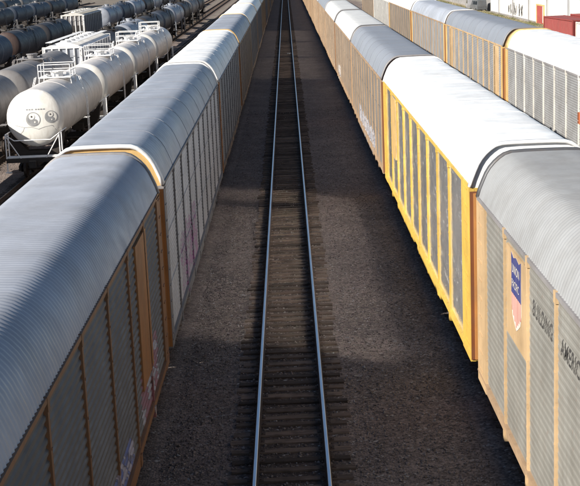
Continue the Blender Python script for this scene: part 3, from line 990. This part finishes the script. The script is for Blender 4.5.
# covered hopper
def hopper_meshes():
    D = {}; hl = 8.0; w = 1.5
    b = MB()
    side = [(-hl, 3.1), (-hl, 4.35), (hl, 4.35), (hl, 3.1), (hl - 2.6, 1.0), (-hl + 2.6, 1.0)]
    n = 6
    b.add([(-w, y, z) for y, z in side] + [(w, y, z) for y, z in side], [tuple(range(n))[::-1], tuple(range(n, 2 * n))] + [(k, (k + 1) % n, n + (k + 1) % n, n + k) for k in range(n)])
    D['body'] = b.mesh('body')
    D['roof'] = MB().prism([(-w - .03, 4.33), (w + .03, 4.33), (w + .03, 4.40), (.6, 4.72), (-.6, 4.72), (-w - .03, 4.40)], -hl - .1, hl + .1).mesh('roof')
    D['hatch'] = MB().tube((0, 0, 4.71), (0, 0, 4.82), .42, 16).tube((0, 0, 4.82), (0, 0, 4.86), .36, 16).mesh('hatch')
    D['rib'] = MB().box(w - .02, w + .07, -.05, .05, 1.3, 4.36).mesh('rib')
    D['walk'] = MB().box(.75, 1.25, -hl - .3, hl + .3, 4.80, 4.84).mesh('running_board')
    for y in np.arange(-7.5, 8, 2.5): pass
    b = MB()
    for x in np.linspace(-1.4, 1.4, 6): b.box(x - .05, x + .05, hl, hl + .12, 1.0, 4.33)
    b.box(-1.45, 1.45, hl - .2, hl + 1.0, .95, 1.15)
    for x in (-1.4, 1.4):
        b.tube((x, hl + .9, 1.1), (x, hl + .9, 4.5), .035, 6); b.tube((x, hl + .5, 1.1), (x, hl + .5, 4.4), .035, 6)
        for z in np.arange(1.4, 4.4, .35): b.tube((x, hl + .5, z), (x, hl + .9, z), .02, 5)
    b.tube((-1.4, hl + .9, 4.5), (1.4, hl + .9, 4.5), .03, 6)
    b.tube((-1.4, hl + .9, 2.2), (1.4, hl + .9, 2.2), .03, 6)
    D['end'] = b.mesh('end_frame')
    b = MB()
    b.add([(-.9, -.8, 1.1), (.9, -.8, 1.1), (.9, .8, 1.1), (-.9, .8, 1.1), (-.25, -.25, .5), (.25, -.25, .5), (.25, .25, .5), (-.25, .25, .5)],
          [(0, 1, 5, 4), (1, 2, 6, 5), (2, 3, 7, 6), (3, 0, 4, 7), (4, 5, 6, 7)])
    D['chute'] = b.mesh('chute')
    D['sill'] = MB().box(-.2, .2, -hl - .6, hl + .6, .8, 1.05).mesh('centre_sill')
    return D
def hopper(label, x, y0, body, roof, end):
    D = cached('hopper', hopper_meshes)
    root = thing('hopper_car', label, 'railcar', (x, y0 + 8.9, 0), 0, 'covered hoppers among the tank cars')
    obj('body', D['body'], body, root); obj('roof', D['roof'], roof, root); obj('centre_sill', D['sill'], 'under', root)
    for y in np.arange(-6.5, 6.6, 2.17): obj('hatch', D['hatch'], roof, root, (0, y, 0))
    for y in np.arange(-7.2, 7.3, 1.6):
        for rz in (0, math.pi): obj('rib', D['rib'], body, root, (0, y, 0), rz)
    for rz in (0, math.pi):
        obj('running_board', D['walk'], roof, root, (0, 0, 0), rz)
        obj('end_frame', D['end'], end, root, (0, 0, 0), rz)
    for y in (-3.8, 0, 3.8): obj('chute', D['chute'], body, root, (0, y, 0))
    trucks(root, (-6.6, 6.6)); couplers(root, -8.6, 8.6)
    return root

GA = 'tank and hopper cars in the rows on the left'
tank('weathered grey tank car at the left edge, behind the yin-yang tank car', AX, 58.5, 19.4, 'greytank', 'greytank', 'midgrey', True, GA)
tank('weathered grey tank car in front of the white-ended hopper', AX, 79.3, 19.4, 'greytank', 'greytank', 'midgrey', True, GA, near_head='greytank', platform=False)
hopper('pale covered hopper with white roof behind the grey tank car', AX, 100.5, 'lighttank', 'white', 'white')
row = [('blacktank', 'dark brown-topped tank car just beyond the pale hopper', 'browntank'), ('lighttank', 'pale blue-grey tank car beyond the dark one past the hopper', 'lighttank'),
       ('blacktank', 'black tank car directly beyond the pale blue-grey tank car', 'blacktank'), ('blacktank', 'second black tank car beyond the pale blue-grey one', 'bluetank'),
       ('lighttank', 'far pale tank car between black ones near the top edge', 'lighttank'), ('blacktank', 'far black tank car beyond the far pale one', 'blacktank'),
       ('greytank', 'far grey tank car near the end of the tank row', 'greytank'), ('blacktank', 'farthest black tank car at the end of the tank row', 'blacktank')]
for k, (sm_, lb, hd) in enumerate(row):
    tank(lb, AX, 119.5 + k * 17.6, TL, sm_, hd, 'truck' if sm_ == 'blacktank' else sm_, k < 3, GA, platform=False)
rowb = [('bluetank', 'dark blue tank car at the left edge behind the grey tank cars', 112.0, 'bluetank'), ('blacktank', 'black tank car with brown-stained end behind the grey tank cars', 130.5, 'browntank'),
        ('blacktank', 'black tank car just before the second white-ended hopper', 148.2, 'blacktank'), ('lighttank', 'pale tank car past the second hopper', 199.0, 'lighttank'),
        ('bluetank', 'dark blue tank car two past the second hopper', 216.6, 'bluetank'), ('lighttank', 'light tank car three past the second hopper', 234.2, 'lighttank'), ('blacktank', 'black tank car farthest past the second hopper', 251.8, 'blacktank')]
for sm_, lb, y, hd in rowb:
    tank(lb, BX, y, TL, sm_, hd, sm_, y < 160, GA, near_head=hd, platform=False, ring='midgrey')
hopper('dark-sided covered hopper with tan roof and white end', BX, 172.5, 'greytank', 'cream', 'white')
hopper('pale-sided covered hopper right behind the tan-roofed hopper', BX, 191 - 10.0 + 9.3 - .3, 'lighttank', 'cream', 'white') if False else None
for k in range(6):
    tank(f'{["dark blue", "black", "blue-black"][k % 3]} tank car with grey ring, {["first", "second", "third", "fourth", "fifth", "sixth"][k]} in the row before the farthest', CX, 192 + k * 17.6, TL,
         ['bluetank', 'blacktank', 'bluetank'][k % 3], ['bluetank', 'blacktank', 'bluetank'][k % 3], 'midgrey', False, GA, ring='midgrey', platform=False)

for k in range(9):
    kind = [('blacktank', 'black'), ('greytank', 'grey'), ('bluetank', 'dark blue')][k % 3]
    tank(f'{kind[1]} tank car, {["first", "second", "third", "fourth", "fifth", "sixth", "seventh", "eighth", "ninth"][k]} in the farthest row along the top edge', -60.5, 232 + k * 17.6, TL,
         kind[0], kind[0], 'midgrey', False, GA, ring='midgrey', platform=False)
for k in range(5):
    kind = [('lighttank', 'pale'), ('blacktank', 'black')][k % 2]
    tank(f'{kind[1]} tank car near the top edge, {["first", "second", "third", "fourth", "fifth"][k]} of five continuing the hopper row', BX, 269.4 + k * 17.6, TL,
         kind[0], kind[0], kind[0], False, GA, ring='midgrey', platform=False)

# ------------------------------------------------------------------ right background: building, containers, fence, vehicles
M['wall'] = paint('white_wall_paint', (.60, .59, .56), .7, 0, dirt=(.5, .45, .38), dirt_amt=.25)
M['contred'] = paint('red_container_paint', (.21, .035, .032), .6, 0, dirt=(.2, .08, .06), dirt_amt=.35)
M['doorred'] = paint('red_door_paint', (.40, .07, .06), .5)
M['fence'] = paint('grey_fence_sheet', (.36, .35, .34), .6, .2)
M['glass'] = simple('dark_glass', (.02, .025, .03), .12, 0, .1, 1, 0)
M['tyre'] = simple('black_rubber', (.02, .02, .02), .85)
bld = thing('warehouse', 'long white warehouse wall with black graffiti and a red door', 'building', (36.6, 200, GZ))
obj('wall', MB().box(0, 30, -62, 38, 0, 7.5).mesh('wall'), 'wall', bld)
obj('roof', MB().prism([(-.4, 7.5), (30.4, 7.5), (30.4, 7.7), (15, 9.4), (-.4, 7.7)], -62.5, 38.5).mesh('roof'), 'roof_pale', bld)
obj('plinth', MB().box(-.06, .0, -62, 38, 0, .35).mesh('plinth'), 'midgrey', bld)
for y in np.arange(-60, 38, 7): obj('pilaster', MB().box(-.12, .0, y - .2, y + .2, .36, 7.4).mesh('pilaster'), 'wall', bld)
for y in np.arange(-56.5, 38, 14): obj('downpipe', MB().tube((-.22, y, .0), (-.22, y, 7.4), .07, 8).mesh('downpipe'), 'midgrey', bld)
obj('gutter', MB().box(-.55, -.42, -62.4, 38.4, 7.42, 7.56).mesh('gutter'), 'midgrey', bld)
dr = obj('door', MB().box(-.10, -.005, -11.5, -6.5, .0, 2.7).mesh('door'), 'doorred', bld)
obj('door_frame', MB().box(-.14, -.003, -11.9, -11.5, 0, 2.9).box(-.14, -.003, -6.5, -6.1, 0, 2.9).box(-.14, -.003, -11.5, -6.5, 2.7, 2.9).mesh('door_frame'), 'buff', dr)
rr = random.Random(3)
b = MB()
for q in range(7):
    yb, zb = 6.5 + q * 2.0, .5
    for t in range(5):
        y0_, z0_ = yb + rr.uniform(-.9, .9), zb + rr.uniform(0, .6)
        y1_, z1_ = yb + rr.uniform(-.9, .9), zb + rr.uniform(1.0, 2.0)
        w = .16
        b.add([(-.012, y0_ - w, z0_), (-.012, y0_ + w, z0_), (-.012, y1_ + w, z1_), (-.012, y1_ - w, z1_), (-.004, y0_ - w, z0_), (-.004, y0_ + w, z0_), (-.004, y1_ + w, z1_), (-.004, y1_ - w, z1_)],
              [(0, 3, 2, 1), (4, 5, 6, 7), (0, 1, 5, 4), (2, 3, 7, 6), (1, 2, 6, 5), (3, 0, 4, 7)])
obj('graffiti', b.mesh('graffiti'), 'letter', bld)

def container(label, x, y, rz, mat, h=2.75, ln=12.2):
    root = thing('shipping_container', label, 'container', (x, y, GZ), rz, 'containers by the warehouse')
    w = 1.2; L2 = ln / 2
    b = MB()
    pts = []
    n = int(ln / .42)
    for k in range(n):
        yy = -L2 + .1 + (ln - .2) * k / n; d = (ln - .2) / n
        pts += [(0, yy), (0, yy + d * .35), (-.07, yy + d * .5), (-.07, yy + d * .85)]
    pts.append((0, L2 - .1))
    for s in (-1, 1):
        vs = [(s * (w - .02 + px), yy, z) for px, yy in pts for z in (.18, h - .12)]
        b.add(vs, [(2 * i, 2 * i + 2, 2 * i + 3, 2 * i + 1) for i in range(len(pts) - 1)])
    obj('side_wall', b.mesh('side_wall'), mat, root)
    obj('roof', MB().box(-w + .03, w - .03, -L2 + .03, L2 - .03, h - .1, h - .03).mesh('roof'), mat, root)
    b = MB()
    for s in (-1, 1):
        b.box(s * w - .07, s * w + .07, -L2, L2, h - .13, h); b.box(s * w - .07, s * w + .07, -L2, L2, 0, .18)
        for e in (-1, 1): b.box(s * w - .08, s * w + .08, e * L2 - .08, e * L2 + .08, -.0, h + .01)
    for e in (-1, 1):
        b.box(-w, w, e * L2 - .06, e * L2 + .06, h - .12, h - .01); b.box(-w, w, e * L2 - .06, e * L2 + .06, .01, .17)
    obj('frame', b.mesh('frame'), mat, root)
    for s in (0, 1):
        d = obj('door', MB().box(-w + .08 + s * (w - .08) + .01, -w + .08 + (s + 1) * (w - .08) - .01, -L2 - .02, -L2 + .04, .2, h - .14).mesh('door'), mat, root)
        for x_ in (.35, .8): obj('lock_rod', MB().tube((-w + .08 + s * (w - .08) + x_, -L2 - .05, .2), (-w + .08 + s * (w - .08) + x_, -L2 - .05, h - .15), .025, 6).mesh('lock_rod'), 'midgrey', d)
    return root
container('long red shipping container standing in front of the warehouse', 32.63, 153.5, R(3.8), 'contred')
container('red shipping container behind the other red one, against the warehouse', 35.3, 151.0, R(3.8), 'contred', 3.0)
container('white container at the right edge beside the red container', 33.6, 140.2, R(3.8), 'cream', 2.6)

fn = thing('sheet_fence', 'grey corrugated sheet fence running on from the warehouse', 'fence', (37.2, 250, GZ))
pm = MB()
for k in range(8): pm.box(.0 if k % 2 else .03, .04 if k % 2 else .07, k * .3, k * .3 + .29, .05, 3.2)
pme = pm.mesh('panel'); qme = MB().box(-.05, .09, -.06, .06, 0, 3.35).mesh('post')
for k in range(34):
    obj('panel', pme, 'fence', fn, (0, -10 + k * 2.4, 0)); obj('post', qme, 'midgrey', fn, (0, -10 + k * 2.4 - .03, 0))

def van(label, x, y, rz, mat):
    root = thing('parked_van', label, 'van', (x, y, GZ), rz, 'vans parked by the fence')
    side = [(-2.4, .45), (-2.45, 1.0), (-2.35, 2.05), (-2.1, 2.2), (.9, 2.2), (1.25, 2.05), (1.85, 1.25), (2.45, 1.05), (2.55, .75), (2.5, .45)]
    n = len(side); b = MB()
    b.add([(-.92 if z < 1.4 else -.8, y_, z) for y_, z in side] + [(.92 if z < 1.4 else .8, y_, z) for y_, z in side],
          [tuple(range(n))[::-1], tuple(range(n, 2 * n))] + [(k, (k + 1) % n, n + (k + 1) % n, n + k) for k in range(n)])
    obj('body', b.mesh('body'), mat, root)
    for s in (-1, 1):
        b = MB()
        for y0_, y1_ in ((-2.1, -.9), (-.8, .2), (.3, 1.15)):
            xa, xb_ = s * .90, s * .83
            b.add([(xa, y0_, 1.35), (xa, y1_, 1.35), (xb_, y1_ - .1, 1.95), (xb_, y0_, 1.95)], [(0, 1, 2, 3)])
        obj('side_window', b.mesh('side_window'), 'glass', root)
        for y_ in (-1.55, 1.6): obj('wheel', MB().tube((s * .72, y_, .36), (s * .95, y_, .36), .36, 16).mesh('wheel'), 'tyre', root)
        obj('headlight', MB().box(s * .6 - .15, s * .6 + .15, 2.48, 2.56, .78, .95).mesh('headlight'), 'signwhite', root)
    obj('windscreen', MB().add([(-.78, 1.86, 1.30), (.78, 1.86, 1.30), (.72, 1.32, 2.02), (-.72, 1.32, 2.02)], [(0, 1, 2, 3)]).mesh('windscreen'), 'glass', root)
    return root
M['vangrey'] = paint('grey_van_paint', (.12, .13, .14), .3)
M['vanwhite'] = paint('white_van_paint', (.3, .3, .31), .3)
van('dark grey van parked by the end of the white warehouse', 35.2, 243.5, R(8), 'vangrey')
van('light grey van parked beyond the dark grey van', 35.0, 251.5, R(-4), 'vanwhite')

# dry verge and grass along the warehouse
def berm(x, y):
    e = max(0, 1 - ((x - 29) / 6.5) ** 2)
    return GZ - .03 + .9 * e * e * (.8 + .3 * math.sin(y * .11) + .15 * math.sin(y * .7 + x))
vg = obj('verge', sheet('verge', 22, 36, 165, 330, 15, 84, berm), simple('dry_earth', (.40, .33, .25), .95, 0, .3, .5, .3))
vg['kind'] = 'structure'
def grass_mesh(boxes):
    vs, fs = [], []
    r_ = random.Random(5)
    for (x0, x1, y0, y1, n, h) in boxes:
        for k in range(n):
            x, y = r_.uniform(x0, x1), r_.uniform(y0, y1)
            z = max(GZ, berm(x, y)) if 165 < y < 330 and 22 < x < 36 else GZ
            for q in range(4):
                a = r_.uniform(0, 6.28); l = h * r_.uniform(.4, 1.2); w = .05
                dx, dy = math.cos(a), math.sin(a)
                o = len(vs)
                vs += [(x - dy * w, y + dx * w, z), (x + dy * w, y - dx * w, z), (x + dx * l * .6, y + dy * l * .6, z + l)]
                fs.append((o, o + 1, o + 2))
    return MB().add(vs, fs).mesh('grass')
gm = G('dry_grass')
c = gm.mix(gm.ramp(gm.noise(.18, 4), .4, .6), (.12, .13, .05), (.28, .23, .14))
gm.out(c, .9)
gr = obj('grass', grass_mesh([(32, 36, 160, 196, 5000, .4), (33, 36, 200, 330, 3500, .4), (23, 30, 170, 300, 2500, .3)]), gm.m)
gr['kind'] = 'stuff'
tag(gr, 'dry green and straw-coloured grass along the white warehouse', 'grass')

# scrap of white paper lying between the rails
def scrap():
    n = 6; vs = []
    r_ = random.Random(2)
    for j in range(n):
        for i in range(n):
            vs.append(((i / (n - 1) - .5) * .45 + r_.uniform(-.03, .03), (j / (n - 1) - .5) * .55 + r_.uniform(-.03, .03), .02 + r_.uniform(0, .14)))
    fs = [(j * n + i, j * n + i + 1, (j + 1) * n + i + 1, (j + 1) * n + i) for j in range(n - 1) for i in range(n - 1)]
    return MB().add(vs, fs).mesh('scrap', True)
so = obj('paper_scrap', scrap(), 'signwhite', None, (.35, 150.5, -.17))
tag(so, 'crumpled white scrap lying between the rails of the clear track', 'litter')
